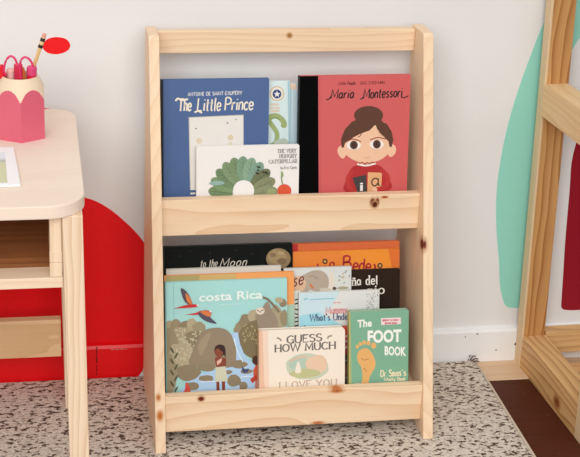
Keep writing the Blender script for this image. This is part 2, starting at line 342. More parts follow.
class Cover:
    """printed front of a book: pictures and lettering laid on the cover plane, in the photograph's pixel grid"""
    def __init__(s, M, w, h, y0=0.0, inset=.0001):
        s.M = M; s.Mi = M.inverted(); s.w = w; s.h = h; s.bm = bmesh.new(); s.mats = []; s.lay = 0; s.last = None; s.y0 = y0; s.ins = inset
        s.o = M @ Vector((0, y0, 0)); s.n = (M.to_3x3() @ Vector((0, -1, 0)))
    def uv(s, x, y):
        d = ray(x, y); k = (s.o - CAM).dot(s.n) / d.dot(s.n); q = s.Mi @ (CAM + d * k)
        return (min(max(q.x, s.ins), s.w - s.ins), min(max(q.z, s.ins), s.h - s.ins))
    def mi(s, rgb):
        m = plain(rgb, .5, .3, var=.02) if max(rgb) > 30 else plain(rgb, .8, .04, var=.02)
        if m not in s.mats: s.mats.append(m)
        return s.mats.index(m)
    def up(s, rgb=None):
        s.lay += 1 if rgb is None or rgb != s.last else .4
        s.last = rgb
        return s.y0 - .00002 * s.lay
    def face(s, P, rgb, y=None):
        y = s.up(rgb) if y is None else y
        pts = []
        for p in P:
            q = s.uv(*p)
            if not pts or (abs(q[0] - pts[-1][0]) + abs(q[1] - pts[-1][1])) > 2e-5: pts.append(q)
        if len(pts) > 1 and abs(pts[0][0] - pts[-1][0]) + abs(pts[0][1] - pts[-1][1]) < 2e-5: pts.pop()
        if len(pts) < 3: return
        vs = [s.bm.verts.new((u, y, v)) for u, v in pts]
        f = s.bm.faces.new(vs); f.material_index = s.mi(rgb)
        f.normal_update()
        if f.normal.y > 0: f.normal_flip()
    def poly(s, P, rgb, smooth=False, n=4):
        s.face([(p.x, p.y) for p in spline(P, n, True)] if smooth else P, rgb)
    def disc(s, x, y, rx, ry=None, rgb=(0, 0, 0), a=0, n=24):
        ry = rx if ry is None else ry; ca, sa = math.cos(RAD(a)), math.sin(RAD(a))
        s.face([(x + rx * math.cos(2 * math.pi * i / n) * ca - ry * math.sin(2 * math.pi * i / n) * sa, y + rx * math.cos(2 * math.pi * i / n) * sa + ry * math.sin(2 * math.pi * i / n) * ca) for i in range(n)], rgb)
    def blob(s, x, y, rx, ry, rgb, seed=0, amp=.16, n=10):
        r = random.Random(seed)
        P = [(x + rx * (1 + r.uniform(-amp, amp)) * math.cos(2 * math.pi * i / n), y + ry * (1 + r.uniform(-amp, amp)) * math.sin(2 * math.pi * i / n)) for i in range(n)]
        s.poly(P, rgb, True, 4)
    def stroke(s, P, w, rgb, smooth=True, y=None, thin=None):
        y = s.up(rgb) if y is None else y
        Q = spline(P, 5) if smooth and len(P) > 2 else [Vector((*p, 0)) for p in P]
        R = [Q[0]]
        for q in Q[1:]:
            if (q - R[-1]).length > .03: R.append(q)
        if len(R) < 2: return
        L = []; ns = []
        for i in range(len(R) - 1):
            t = (R[i + 1] - R[i]).normalized(); ns.append(Vector((-t.y, t.x, 0)))
        for i, q in enumerate(R):
            if i == 0: nv = ns[0]
            elif i == len(R) - 1: nv = ns[-1]
            else:
                nv = ns[i - 1] + ns[i]
                if nv.length < .35: nv = ns[i]
                nv = nv.normalized() / max(.55, nv.normalized().dot(ns[i]))
            ww = w
            if thin is not None:
                v = abs(ns[min(i, len(ns) - 1)].x); ww = thin + (w - thin) * v
            L.append((q + nv * ww / 2, q - nv * ww / 2))
        m = s.mi(rgb); pv = None
        for a, b in L:
            A = s.uv(a.x, a.y); B = s.uv(b.x, b.y); cur = (s.bm.verts.new((A[0], y, A[1])), s.bm.verts.new((B[0], y, B[1])))
            if pv:
                try:
                    f = s.bm.faces.new((pv[0], pv[1], cur[1], cur[0])); f.material_index = m; f.normal_update()
                    if f.normal.y > 0: f.normal_flip()
                except ValueError: pass
            pv = cur
    def text(s, st, x0, y0, x1, y1, cap, w, rgb, slant=0.0, thin=None, serif=0.0, gap=1.6, wob=0.0):
        """lettering from baseline start (x0, y0) to baseline end (x1, y1), cap height in pixels"""
        tot = sum(G[c][0] + gap for c in st) - gap
        ux, uy = (x1 - x0), (y1 - y0); L = math.hypot(ux, uy); k = L / tot; ux /= L; uy /= L
        r = random.Random(len(st)); cur = 0.0; yy = s.up(rgb)
        for c in st:
            gw, d = G[c]; dy = r.uniform(-wob, wob)
            for part in [q for q in d.split(';') if q]:
                sm = part.startswith('~'); P = [tuple(map(float, q.split(','))) for q in part.lstrip('~').split()]
                px = []
                for gx, gy in P:
                    a = (cur + gx + slant * gy) * k; b = gy * cap / 10 + dy
                    px.append((x0 + ux * a + uy * b * 0, y0 + uy * a - b))
                s.stroke(px, w, rgb, sm, yy, thin)
                if serif:
                    for e in (0, -1):
                        gx, gy = P[e]
                        if (gy in (0, 10) or (gy == 6 and e == 0)) and not (sm and c not in 'UNBDPR\u00f1nmhbd'):
                            q = px[e]; s.stroke([(q[0] - serif, q[1] - uy / max(ux, .01) * -serif * 0), (q[0] + serif, q[1])], max(.5, thin or w * .5), rgb, False, yy)
            cur += gw + gap
    def btext(s, st, x0, y0, x1, y1, cap, rgb, bold=0.0, jit=0.0):
        """the same in Blender's own sans letters, each a flat mesh"""
        yy = s.up(); m = s.mi(rgb); r = random.Random(5)
        cu = bpy.data.curves.new('lettering', 'FONT'); cu.body = st; cu.offset = bold; cu.resolution_u = 3
        o = bpy.data.objects.new('lettering', cu); C.objects.link(o)
        dg = bpy.context.evaluated_depsgraph_get(); me = bpy.data.meshes.new_from_object(o.evaluated_get(dg))
        bpy.data.objects.remove(o); bpy.data.curves.remove(cu)
        xs = [v.co.x for v in me.vertices]; a, b = min(xs), max(xs); sx = (x1 - x0) / (b - a); sy = cap / .70
        vs = []
        for v in me.vertices:
            fx = (v.co.x - a) / (b - a); px = x0 + fx * (x1 - x0); py = y0 + fx * (y1 - y0) - v.co.y * sy
            u = s.uv(px, py); vs.append(s.bm.verts.new((u[0], yy, u[1])))
        for pl in me.polygons:
            try:
                f = s.bm.faces.new([vs[i] for i in pl.vertices]); f.material_index = m; f.normal_update()
                if f.normal.y > 0: f.normal_flip()
            except ValueError: pass
        bpy.data.meshes.remove(me)

# ------------------------------------------------------------------ books
PAPER = None
def paper_mat(axis='z'):
    m, t, b = newmat('page_edges', .8, .1)
    tc = t.node('ShaderNodeTexCoord')
    f = t.noise(t.vmath('MULTIPLY', tc.outputs['Object'], (3, 2200, 3)), 1, 2)
    t.link(t.mix(f, lin((205, 196, 182)), lin((240, 234, 222))), b.inputs['Base Color']); return m
PAPER = paper_mat()
def book(name, label, y0, z0, tilt, pl, pr, th, cover, back=None, spine=None, group='', art=None, hard=True, rounded=0.0, cat='book', overh=.0015):
    """a book standing on its bottom edge and leaning back; pl, pr: where its two top corners lie in the photograph"""
    a = RAD(tilt); z0 = z0 + th * math.sin(a); up = Vector((0, math.sin(a), math.cos(a))); n = Vector((0, -math.cos(a), math.sin(a)))
    o = Vector((0, y0, z0)); hit = []
    for (x, y) in (pl, pr):
        d = ray(x, y); k = (o - CAM).dot(n) / d.dot(n); q = CAM + d * k; hit.append((q.x, (q - o).dot(up)))
    hit[0] = (max(hit[0][0], T + .0007), hit[0][1]); hit[1] = (min(hit[1][0], W - T - .0007), hit[1][1])
    w = hit[1][0] - hit[0][0]; h = (hit[0][1] + hit[1][1]) / 2
    yaw = 0.0
    root = empty(name, (hit[0][0], y0, z0), (-a, 0, yaw)); tag(root, label, cat, group or None)
    M = Matrix.Translation((hit[0][0], y0, z0)) @ Matrix.Rotation(-a, 4, 'X')
    ct = .0016 if hard else .0005
    fr = rrect(0, w, 0, h, (0, rounded, rounded, 0) if rounded else 0)
    cv = Cover(M, w, h)
    prism(cv.bm, fr, lambda u, v, d: (u, d, v), 0, ct); cv.mats.append(plain(cover, .45, .35, var=.02) if max(cover) > 50 else plain(cover, .7, .08, var=.02))
    if art: art(cv)
    obj('front_cover', cv.bm, cv.mats, root)
    bm = bmesh.new(); prism(bm, fr, lambda u, v, d: (u, d, v), th - ct, th); obj('back_cover', bm, plain(back or cover, .45, .35), root)
    bm = bmesh.new(); e = overh if hard else .0003
    prism(bm, rrect(ct, w - e, e, h - e, (0, rounded, rounded, 0) if rounded else 0), lambda u, v, d: (u, d, v), ct, th - ct); obj('page_block', bm, PAPER, root)
    obj('spine', boxbm((-.0004, -.0004, .0002), (ct, th + .0001, h + .0001)), plain(spine or cover, .5, .3), root)
    return root
Z1, Z0 = .4003, .0743
TOP, BOT = 8, 13
INK = (45, 42, 42); CRM = (238, 226, 205)

# --- upper tier
def art_blue(c):
    c.poly([(160.5, 78), (163.2, 78), (163.8, 200), (160.5, 200)], (22, 24, 32))
    c.text('ANTOINE DE SAINT-EXUP\u00c9RY', 188, 96, 242, 94.4, 3.4, .75, (205, 205, 205), gap=2.2)
    c.text('The', 178, 111.2, 191, 110.6, 12, 1.55, CRM, slant=.12, gap=1.2); c.text('Little', 197, 110.8, 220.5, 110.4, 12.5, 1.45, CRM, slant=.16, gap=1.2); c.text('Prince', 224.5, 110.2, 253, 109.6, 12.5, 1.45, CRM, slant=.13, gap=1)
    c.stroke([(175.5, 101), (178, 98.6), (182, 100.2), (188, 99)], 1.9, CRM); c.stroke([(194.5, 112.5), (198, 111), (202, 113)], 1.7, CRM)
    c.poly([(188.6, 117.2), (243.6, 114.6), (243.8, 190), (190, 190)], (196, 190, 176)); c.poly([(189.4, 118), (243, 115.5), (243.2, 190), (190.8, 190)], (228, 222, 214))
    for x, y, r, k in ((196, 128.5, .8, (120, 115, 120)), (199, 141, 3.0, (220, 204, 178)), (227.5, 123, .9, (150, 140, 140)), (236, 119.5, .8, (160, 150, 140)), (230.5, 137.5, 2.8, (214, 196, 166)), (230, 144, 2.2, (222, 208, 184))): c.disc(x, y, r, rgb=k)
    c.poly([(190.5, 192.6), (195.5, 192.4), (195.5, 194.2), (190.5, 194.4)], CRM)
book('hardcover_book', 'large blue hardcover with cream script title, left end of upper tier', -.1315, Z1, TOP, (161, 79.6), (269.2, 78.8), .013, (72, 98, 144), spine=(24, 26, 34), group='books on the upper tier', art=art_blue)
def art_aqua(c):
    c.poly([(268, 81.5), (288, 80.5), (289.3, 84), (289.8, 150), (268, 150)], (214, 230, 228)); c.poly([(287.6, 81.4), (289.4, 81.2), (290.2, 150), (288.6, 150)], (158, 200, 208))
    c.disc(277, 93.6, 7.2, 7.4, (205, 168, 120)); c.disc(277, 93.6, 6.4, 6.6, (232, 226, 212)); c.disc(277, 94, 4.4, 4.5, (52, 66, 118))
    c.face([(277 + (3.4 if i % 2 == 0 else 1.5) * math.sin(math.pi * i / 5), 94.2 - (3.4 if i % 2 == 0 else 1.5) * math.cos(math.pi * i / 5)) for i in range(10)], (236, 234, 230))
    for y, a, b in ((104.5, 270, 279), (108, 270, 280), (111, 271, 279.5)):
        for i in range(4): x = a + (b - a) * i / 4; c.stroke([(x, y + 1), (x + .6, y - 1.2), (x + 1.6, y + 1), (x + 2, y - 1)], .7, (226, 190, 158), False)
    c.stroke([(268, 120), (272, 116.2), (278, 116.5), (283, 121), (284.5, 125.5)], 5.4, (158, 172, 112)); c.disc(283.8, 125.4, 3.0, 2.6, (158, 172, 112))
    c.stroke([(269, 121), (274, 128), (277, 134), (276, 142), (271, 146)], 4.6, (158, 172, 112)); c.stroke([(271, 119.2), (275, 117.6), (279.5, 119.6)], .9, (122, 146, 72))
    c.blob(282, 143, 7, 4.5, (186, 194, 178), 3)
book('picture_book', 'pale aqua picture book with a round star badge, beside the blue hardcover', -.1165, Z1, TOP, (245, 81.4), (290, 80.6), .006, (196, 222, 226), group='books on the upper tier', art=art_aqua, hard=False)
def art_aqua2(c):
    c.poly([(289, 88.8), (298.6, 89.6), (299, 150), (289, 150)], (190, 220, 228)); c.stroke([(292.4, 90.5), (293, 150)], 1.0, (206, 230, 236), False)
    c.poly([(289.5, 82.8), (296, 83.2), (297, 89.6), (290, 89)], (232, 212, 190))
book('picture_book', 'light blue book edge between the aqua cover and the black spine', -.1095, Z1, TOP, (262, 84), (299.2, 82.6), .010, (190, 218, 226), group='books on the upper tier', art=art_aqua2)
def art_leaf(c):
    # leaves and foliage arranged as an arch
    cols = [(132, 146, 92), (104, 130, 84), (112, 142, 92), (98, 124, 82), (116, 140, 98), (108, 134, 88), (112, 146, 112), (126, 158, 128), (118, 152, 128), (96, 104, 66), (122, 128, 88), (128, 136, 96), (138, 146, 104)]
    cols = [tuple(int(q * .88 + 24) for q in k) for k in cols]
    N = len(cols)
    order = list(range(N))
    for i in order:
        a = math.pi * (1.06 - i * 1.12 / (N - 1)); x = 243 + 22.5 * math.cos(a); y = 195 - 26.5 * math.sin(a)
        c.disc(x, y, 12.5, 6.4, cols[i], -math.degrees(math.atan2(math.sin(a) * 1.1, math.cos(a))), 18)
        dx, dy = math.cos(a), -math.sin(a) * 1.1
        k = tuple(int(q * .78) for q in cols[i])
        c.stroke([(x - dx * 9, y - dy * 9), (x, y), (x + dx * 10, y + dy * 10)], .6, k, False)
        for e in (-4, 0, 4):
            for sg in (-1, 1): c.stroke([(x + dx * e, y + dy * e), (x + dx * (e + 3) - dy * 3.4 * sg, y + dy * (e + 3) + dx * 3.4 * sg)], .4, k, False)
    for i in range(9):
        r = random.Random(i); c.blob(261 + r.uniform(-6, 7), 170 + r.uniform(-4, 4), 1.4, .8, (52, 54, 36), i)
    c.disc(243.5, 190.5, 10.6, 10.5, (236, 231, 226)); c.blob(217, 183, 8, 2.2, (142, 172, 160), 4)
    c.blob(271, 193, 5, 5, (150, 160, 112), 8)
    c.disc(284.2, 190.6, 7.0, 6.6, (214, 84, 52)); c.stroke([(282.6, 184.5), (281.4, 178), (281.6, 173)], 1.1, (120, 150, 96)); c.disc(282, 174, 1.2, 3.0, (134, 160, 104), -10); 
    c.text('THE VERY', 277.5, 152.6, 296, 152, 3.3, .62, (140, 134, 130), thin=.36, serif=.6, gap=2.6); c.text('HUNGRY', 279.5, 157.7, 296.5, 157.2, 3.3, .62, (140, 134, 130), thin=.36, serif=.6, gap=2.6)
    c.text('CATERPILLAR', 268.6, 163.2, 297, 162.4, 3.3, .62, (140, 134, 130), thin=.36, serif=.6, gap=2.6); c.text('by Eric Carle', 280.5, 168.8, 296.5, 168.4, 2.6, .45, (150, 145, 142))
book('board_book', 'white landscape book with a green leafy arch, in front of the blue hardcover', -.1455, Z1, TOP, (196.6, 145.8), (299.4, 145.4), .008, (236, 230, 224), group='books on the upper tier', art=art_leaf, rounded=.003)
SKIN = (236, 190, 156); HAIR = (92, 56, 40); SWT = (176, 42, 44)
def art_girl(c):
    c.poly([(298, 74), (318.2, 74), (318.8, 200), (298, 200)], (8, 8, 8)); c.stroke([(319.8, 76), (320.6, 198)], .8, (196, 84, 84), False)
    c.text('Little People,', 338.5, 85, 356, 84.6, 3.2, .6, (120, 44, 40), slant=.3); c.btext('BIG DREAMS', 360.5, 84.6, 385, 84, 3.1, (120, 44, 40), .01)
    c.text('Maria', 330.5, 98.6, 353.5, 98, 9.0, 1.3, (40, 28, 28), slant=.22, gap=1.4); c.text('Montessori', 363, 98.6, 402, 96.6, 9.4, 1.3, (40, 28, 28), slant=.2, gap=1.3)
    c.stroke([(326, 99.4), (328.5, 99.4), (331, 96.5)], 1.1, (40, 28, 28)); c.stroke([(401, 97), (404, 97.6), (408.5, 95.8)], 1.1, (40, 28, 28)); c.stroke([(360, 99), (362, 98.6), (364, 96)], 1.1, (40, 28, 28))
    c.disc(368.6, 115.4, 14.6, 9.4, HAIR)
    # ears, face
    c.poly([(345, 146), (340, 146), (337.5, 150), (339, 155.5), (343, 158.6), (346, 155), (349, 150)], SKIN, True); c.poly([(389, 146), (393, 144.4), (396, 148), (395, 153.5), (390.6, 157), (387, 153), (386, 149)], SKIN, True)
    c.poly([(343, 137), (350, 124), (367, 119), (384, 122), (392, 136), (392, 146), (388, 154), (379, 160.4), (368, 162), (356, 161), (346.5, 155), (342, 147)], SKIN, True)
    # hair: left sweep and right sweep
    c.poly([(341.5, 147.5), (341, 139), (345, 129), (352, 121.5), (362, 118), (372, 117.5), (381, 120), (386.5, 124.6), (379, 124.4), (374.5, 125.4), (369.5, 130.5), (361, 133.4), (353, 137.6), (349, 140.6), (345, 143), (343.8, 147.6)], HAIR)
    c.poly([(378, 119.4), (387, 124), (391.6, 131.5), (393.3, 140), (391.6, 147), (389.6, 146.8), (388.4, 141.4), (383, 136), (378, 131), (375.6, 125)], HAIR)
    c.stroke([(362, 132), (360, 136), (358, 137)], .8, HAIR); c.stroke([(378, 130), (380.5, 135), (384, 136.5)], .8, (206, 160, 130)); c.stroke([(348, 139), (346.5, 141.5), (345, 141)], .7, HAIR)
    c.stroke([(347, 141.4), (353, 139), (361, 141.6)], 1.0, (150, 62, 52)); c.stroke([(370, 140), (378, 137.4), (386, 139.2)], 1.0, (150, 62, 52))
    for x, y in ((353.6, 145.2), (376.6, 144.4)):
        c.disc(x, y, 7.0, 4.5, (240, 232, 226)); c.disc(x + .2, y - .2, 4.0, 4.4, (98, 66, 48)); c.disc(x + .2, y - .2, 2.6, 3, (66, 42, 34))
    c.stroke([(363.6, 157.4), (367, 157.8), (370, 157.2)], .6, (214, 150, 124))
    c.poly([(357.5, 160.5), (375, 160), (376, 165), (357, 165.6)], SKIN)
    c.poly([(356, 165.4), (376, 164.6), (384, 169.5), (388.5, 178), (389, 190), (346.5, 192), (346.2, 180), (349.5, 171)], SWT, True)
    c.stroke([(357.5, 164.2), (366, 165.6), (375.4, 163.6)], 1.5, (238, 228, 218)); c.stroke([(357.6, 162), (360, 163.3), (362, 162.4), (364.5, 163.8), (367, 162.6), (369.5, 163.6), (372, 162.2), (375, 162.6)], 1.1, (150, 32, 34), False)
    c.poly([(352.2, 177.8), (366, 174.6), (367.2, 193), (358, 193)], (66, 60, 58)); c.poly([(367.8, 172.2), (382, 172.6), (381, 190), (374, 194), (367.2, 194)], (224, 168, 118))
    c.btext('i', 359.8, 190.8, 363.0, 190.6, 8.6, (232, 226, 220), .02); c.text('a', 371.2, 186, 379.6, 185.8, 12.5, 1.3, (70, 50, 40))
    c.stroke([(381, 170), (387, 176), (387.2, 184), (381, 188.6), (376, 189.4)], 4.6, (186, 52, 50)); c.stroke([(352, 171), (347.8, 178), (349, 187), (355, 192)], 3.8, (186, 52, 50)); c.disc(374.6, 189.6, 2.6, 2.4, SKIN)
book('hardcover_book', 'salmon red hardcover with black spine and a cartoon girl with a hair bun', -.1385, Z1, TOP, (299.3, 75.5), (410.8, 75), .011, (206, 92, 90), spine=(8, 8, 8), group='books on the upper tier', art=art_girl)

# --- lower tier, back to front
def art_orange2(c): c.poly([(289, 243), (298, 242.4), (298, 256), (289, 256)], (196, 44, 42))
book('picture_book', 'reddish orange book behind the yellow orange one, rearmost on the lower tier', -.178, Z0, BOT, (291, 244.8), (399.5, 240.2), .012, (218, 106, 52), group='books on the lower tier', art=art_orange2)
def art_orange(c):
    c.poly([(340, 251), (401, 248.2), (401, 275), (360, 275)], (236, 142, 42)); c.poly([(388, 249), (401, 248.2), (401, 272), (392, 268)], (220, 112, 40))
    R1 = (170, 34, 40)
    c.text('Ame', 295, 281, 314, 274, 9, 1.6, R1, slant=.1); c.stroke([(317.5, 263.6), (318.4, 270)], 1.6, R1, False); c.stroke([(325, 265.5), (325, 271)], 1.8, R1); c.text('a', 329.5, 269, 335, 269, 11, 1.6, R1)
    for x, y in ((325, 261.4), (380, 265.6)): c.disc(x, y, 2.6, 2.7, (40, 26, 28)); c.disc(x, y, 1.4, 1.5, (206, 150, 80))
    c.text('B', 342.6, 269.4, 350.6, 268.6, 13, 1.9, R1, slant=.06); c.text('ede', 352.5, 270.5, 370.5, 271.5, 12.5, 1.8, R1, slant=.12, gap=1); c.stroke([(374, 264), (375.2, 267), (373.6, 273)], 1.9, R1); c.text('i', 379, 276, 381, 276, 10, 1.8, R1); c.text('a', 385, 277, 391, 277, 11, 1.6, R1)
book('picture_book', 'yellow orange book with dark red lettering, behind the black book on the right', -.188, Z0, BOT, (293, 252.6), (399.6, 247.8), .008, (232, 132, 46), group='books on the lower tier', art=art_orange)
def art_black(c):
    c.disc(278.4, 258.6, 12.3, 10.4, (140, 116, 80)); c.blob(277, 257, 9, 7, (158, 134, 94), 2); c.blob(282, 261, 4.5, 3, (122, 98, 66), 5); c.blob(273, 255, 3, 2, (128, 104, 72), 6); c.blob(281, 253, 3.4, 1.8, (176, 152, 110), 8)
    c.text('to the', 200, 267.4, 217, 266.6, 7.5, .7, (214, 204, 186), slant=.3, gap=1.6); c.text('Moon', 219.5, 266.8, 246, 265.4, 8.0, .8, (214, 204, 186), slant=.3, gap=1.8)
    for x, y in ((180, 256), (190, 251), (236, 250), (252, 254), (210, 253), (226, 258), (170, 262), (262, 264)): c.disc(x, y, .35, .35, (90, 92, 88), n=8)
book('hardcover_book', 'black hardcover with a full moon and thin white script, left rear of lower tier', -.196, Z0, BOT, (163.5, 247.8), (292.5, 242.4), .012, (20, 23, 20), group='books on the lower tier', art=art_black)
def art_nina(c):
    c.text('La ni\u00f1a del', 330, 286.6, 377.6, 284, 8.6, 1.35, (236, 228, 214), thin=.9, serif=1.0, gap=1.5); c.text('r\u00edo', 368, 294.2, 384.5, 293.4, 8.6, 1.35, (236, 228, 214), thin=.9, serif=1.0, gap=1.5)
book('picture_book', 'black book with white serif title, between the orange book and the green one', -.2005, Z0, BOT, (330, 271.4), (400, 268.6), .010, (46, 33, 25), group='books on the lower tier', art=art_nina)
book('picture_book', 'plain off-white book between the black hardcover and the aqua jungle cover', -.211, Z0, BOT, (166.5, 271.2), (281, 264), .009, (208, 202, 190), group='books on the lower tier', hard=True)
def art_eleph(c):
    c.poly([(284, 270), (352, 264), (352, 275), (284, 282)], (210, 212, 208))
    c.poly([(293, 278), (300, 276.5), (307, 273), (313, 270.6), (321, 270.6), (327, 275), (329, 283), (326, 290), (318, 292), (310, 290), (306, 294), (294, 297)], (176, 160, 142), True)
    c.poly([(293, 279), (302, 276), (306, 283), (303, 291), (293, 295)], (214, 178, 146), True); c.stroke([(310, 284), (313, 288.5)], 1.8, (206, 116, 60), False); c.stroke([(308, 277), (313, 276), (318, 279)], .8, (150, 134, 116))
    c.poly([(329, 273.5), (332, 272), (334, 277), (334, 287), (329.5, 288)], (222, 208, 192), True); c.blob(334.5, 288.5, 2, 1.6, (90, 70, 56), 2); c.blob(325, 290.5, 6, 3, (204, 190, 170), 9); c.blob(343, 288, 6, 1.4, (168, 158, 132), 4)
    for i in range(10): r = random.Random(i + 40); x, y = 342 + r.uniform(-4, 8), 277 + r.uniform(-6, 8); c.stroke([(x, y), (x + 1.4, y - 1.2)], .8, [(96, 96, 86), (196, 150, 60), (110, 120, 96)][i % 3], False)
    c.text('se', 292.5, 286.6, 303, 284, 12, 1.2, (110, 40, 40), slant=.2)
    c.poly([(284, 298), (300, 293.4), (300, 312), (284, 313)], (226, 164, 90)); c.poly([(286, 308), (299.6, 307), (300, 330), (286, 330)], (168, 200, 180)); c.poly([(294, 291), (299.8, 290.4), (300, 330), (294.4, 330)], (212, 220, 208))
    for y in (300, 304, 309, 313.5, 318, 322, 326): c.stroke([(294.8, y), (299.2, y + (1.2 if int(y) % 2 else -1.2))], 1.3, (48, 46, 46), False)
book('picture_book', 'pale book with a grey furry animal and dark red script, behind the pale aqua one', -.2105, Z0, BOT, (284, 270), (351.4, 265), .008, (212, 212, 204), group='books on the lower tier', art=art_eleph, hard=False)
def art_under(c):
    c.poly([(298, 293), (340, 291), (330, 310), (298, 330)], (200, 220, 224)); c.poly([(298, 316), (318, 312), (352, 330), (298, 334)], (164, 214, 224), False)
    for i in range(70):
        r = random.Random(i); x, y = r.uniform(366, 378), r.uniform(291, 314); c.stroke([(x, y), (x + .8, y + 1)], .5, (150, 152, 146), False)
    for a, b, k in ((304, 307.5, (70, 180, 190)), (310, 334, (140, 196, 204))): c.stroke([(a, 299.4), (b, 298.4)], .9, k, False)
    c.stroke([(333, 302.8), (336, 302.7)], .9, (222, 140, 150), False); c.stroke([(337, 302.6), (340.6, 302.4)], .9, (222, 140, 150), False)
    c.text('Mummy,', 325.6, 313.6, 348.6, 312.4, 6.4, 1.1, (224, 148, 148), thin=.7, serif=.7) if ',' in G else c.text('Mummy', 325.6, 313.6, 347.6, 312.4, 6.4, 1.1, (224, 148, 148), thin=.7, serif=.7)
    c.text("What's Under the", 310, 321, 362, 318.6, 6.2, 1.0, (78, 88, 120), thin=.65, serif=.6)
    c.disc(304.6, 326, .8, .8, (90, 120, 150))
book('picture_book', 'pale white to aqua book with pink and navy serif title, behind the green board book', -.2205, Z0, BOT, (299, 293.4), (379.4, 289), .006, (220, 218, 212), group='books on the lower tier', art=art_under, hard=False)
def art_redsm(c):
    c.poly([(340, 352), (395, 350), (395, 400), (340, 400)], (66, 46, 40)); c.poly([(341, 366), (350, 364), (350, 374), (341, 376)], (116, 60, 44)); c.poly([(341, 340), (350, 338), (350, 353), (341, 356)], (150, 44, 32))
    for y in (336, 341, 347): c.stroke([(345.5, y + 1.4), (346.2, y - .8), (347.2, y + 1)], .8, (236, 226, 216), False)
    for y in (360, 377): c.stroke([(344.5, y + 1), (347, y)], .8, (150, 150, 120), False)
book('board_book', 'narrow strip of a red and brown book between the cream and green board books', -.2325, Z0, BOT, (337, 327.6), (392, 324.6), .010, (202, 66, 46), group='books on the lower tier', art=art_redsm)
def art_orangeback(c):
    c.poly([(163, 276), (236, 273), (236, 330), (163, 330)], (206, 170, 104)); c.poly([(163, 276), (200, 274.6), (190, 330), (163, 330)], (176, 158, 100)); c.stroke([(256, 278.6), (287, 277.2)], .6, (200, 104, 60), False)
    c.poly([(286, 305), (296, 304), (296, 330), (286, 330)], (166, 196, 172))
book('picture_book', 'orange book whose rim shows around the aqua jungle cover in front of it', -.2215, Z0, BOT, (164.5, 276.8), (294, 270.8), .008, (238, 158, 88), group='books on the lower tier', art=art_orangeback)
def art_jungle(c):
    B = [(168, 154, 124), (150, 134, 104), (140, 124, 96), (176, 162, 132), (156, 142, 112)]
    c.stroke([(173.4, 283.4), (175.2, 394)], .6, (132, 186, 184), False)
    c.poly([(238, 300), (240, 300), (240, 301), (238, 301)], (165, 215, 210))
    for i, (x, y, rx, ry) in enumerate([(170, 330, 7, 9), (176, 326, 6, 7), (186, 328, 7, 8), (192, 324, 5, 6), (199, 329, 7, 7), (183, 340, 14, 14), (170, 350, 8, 22), (196, 345, 14, 16), (182, 360, 16, 18), (170, 375, 7, 20)]): c.blob(x, y, rx, ry, B[i % 5], i, .12, 14)
    r = random.Random(3)
    for i in range(90):
        x, y = r.uniform(176, 204), r.uniform(328, 366); c.disc(x, y, 1.4, .6, (198, 190, 158), r.uniform(0, 180), 8)
    for i, (x, y, rx, ry) in enumerate([(240, 330, 6, 8), (247, 322, 8, 8), (256, 316, 8, 7), (262, 318, 7, 10), (276, 322, 8, 16), (284, 318, 4, 8), (283, 303, 3.6, 4), (279, 300, 4, 3)]): c.blob(x, y, rx, ry, B[(i + 1) % 5], i + 20, .12, 14)
    c.poly([(238, 342), (240, 330), (248, 323), (257, 320), (266, 326), (268, 340), (262, 356), (252, 358), (243, 352)], (124, 110, 78), True)
    for i in range(40): x, y = r.uniform(242, 264), r.uniform(324, 345); c.disc(x, y, 1.3, .5, (172, 160, 116), r.uniform(0, 180), 8)
    c.poly([(192, 366), (193, 350), (198, 338), (205, 330), (215, 327.6), (225, 329), (232, 336), (236, 348), (236, 366)], (146, 128, 104), True); c.poly([(198, 346), (204, 336), (211, 332), (207, 344), (201, 356)], (160, 142, 116), True)
    # waterfall and pool
    WT = (172, 202, 228)
    c.poly([(231, 333), (237.6, 332), (240, 344), (245, 356), (254, 364), (262, 372), (262, 396), (176, 396), (186, 384), (196, 374), (214, 370), (236, 366), (236, 348)], WT)
    for x, y, rx, ry in ((206, 367, 9, 4), (188, 372, 12, 8), (206, 378, 8, 3), (234, 380, 7, 6), (246, 371, 6, 2.6), (228, 372, 4, 2), (243, 386, 4, 5), (192, 386, 7, 4), (238, 364, 9, 4)): c.blob(x, y, rx, ry, (140, 124, 98), int(x), .14)
    c.stroke([(234, 338), (237, 350), (243, 362)], .8, (226, 236, 244)); c.stroke([(200, 382), (212, 381), (226, 384)], .7, (226, 236, 244)); c.stroke([(240, 377), (250, 376), (258, 379)], .7, (226, 236, 244))
    # dark leaves on the left
    for i in range(8): y = 350 + i * 5.6; c.disc(172 + (i % 2) * 4, y, 1.0, 3.6, (84, 84, 58), 30 if i % 2 else -30, 10)
    c.poly([(177, 393), (184, 391), (186, 382), (190, 388), (189, 394)], (206, 78, 60), True)
    # girl by the pool
    c.poly([(216, 378), (219, 378), (219.6, 391), (216.4, 391)], (128, 62, 44)); c.poly([(221.4, 378), (225, 378), (225, 391), (222, 391)], (128, 62, 44))
    c.poly([(215.6, 364), (225, 363.4), (227.6, 381), (215, 381.6)], (206, 204, 178)); c.poly([(214.6, 358), (218, 356), (226, 358), (226, 366), (216, 367)], (132, 66, 46)); c.poly([(216.6, 361), (222, 357.6), (221, 362), (217, 365)], (226, 176, 156))
    c.disc(219.8, 350.2, 5.6, 6, (54, 32, 26)); c.disc(218.8, 352, 4.2, 4.4, (134, 68, 48)); c.poly([(215, 346), (224, 345.4), (225.4, 357), (222.6, 352), (218, 348)], (54, 32, 26), True)
    # second child on the right
    c.poly([(253, 370), (256, 364), (260, 363), (261, 380), (254, 381)], (200, 88, 56)); c.disc(256, 360, 4, 4.6, (74, 42, 32)); c.poly([(255, 380), (257, 380), (257, 391), (255, 391)], (196, 120, 86)); c.poly([(250, 379), (256, 374), (258, 378), (252, 383)], (184, 60, 44))
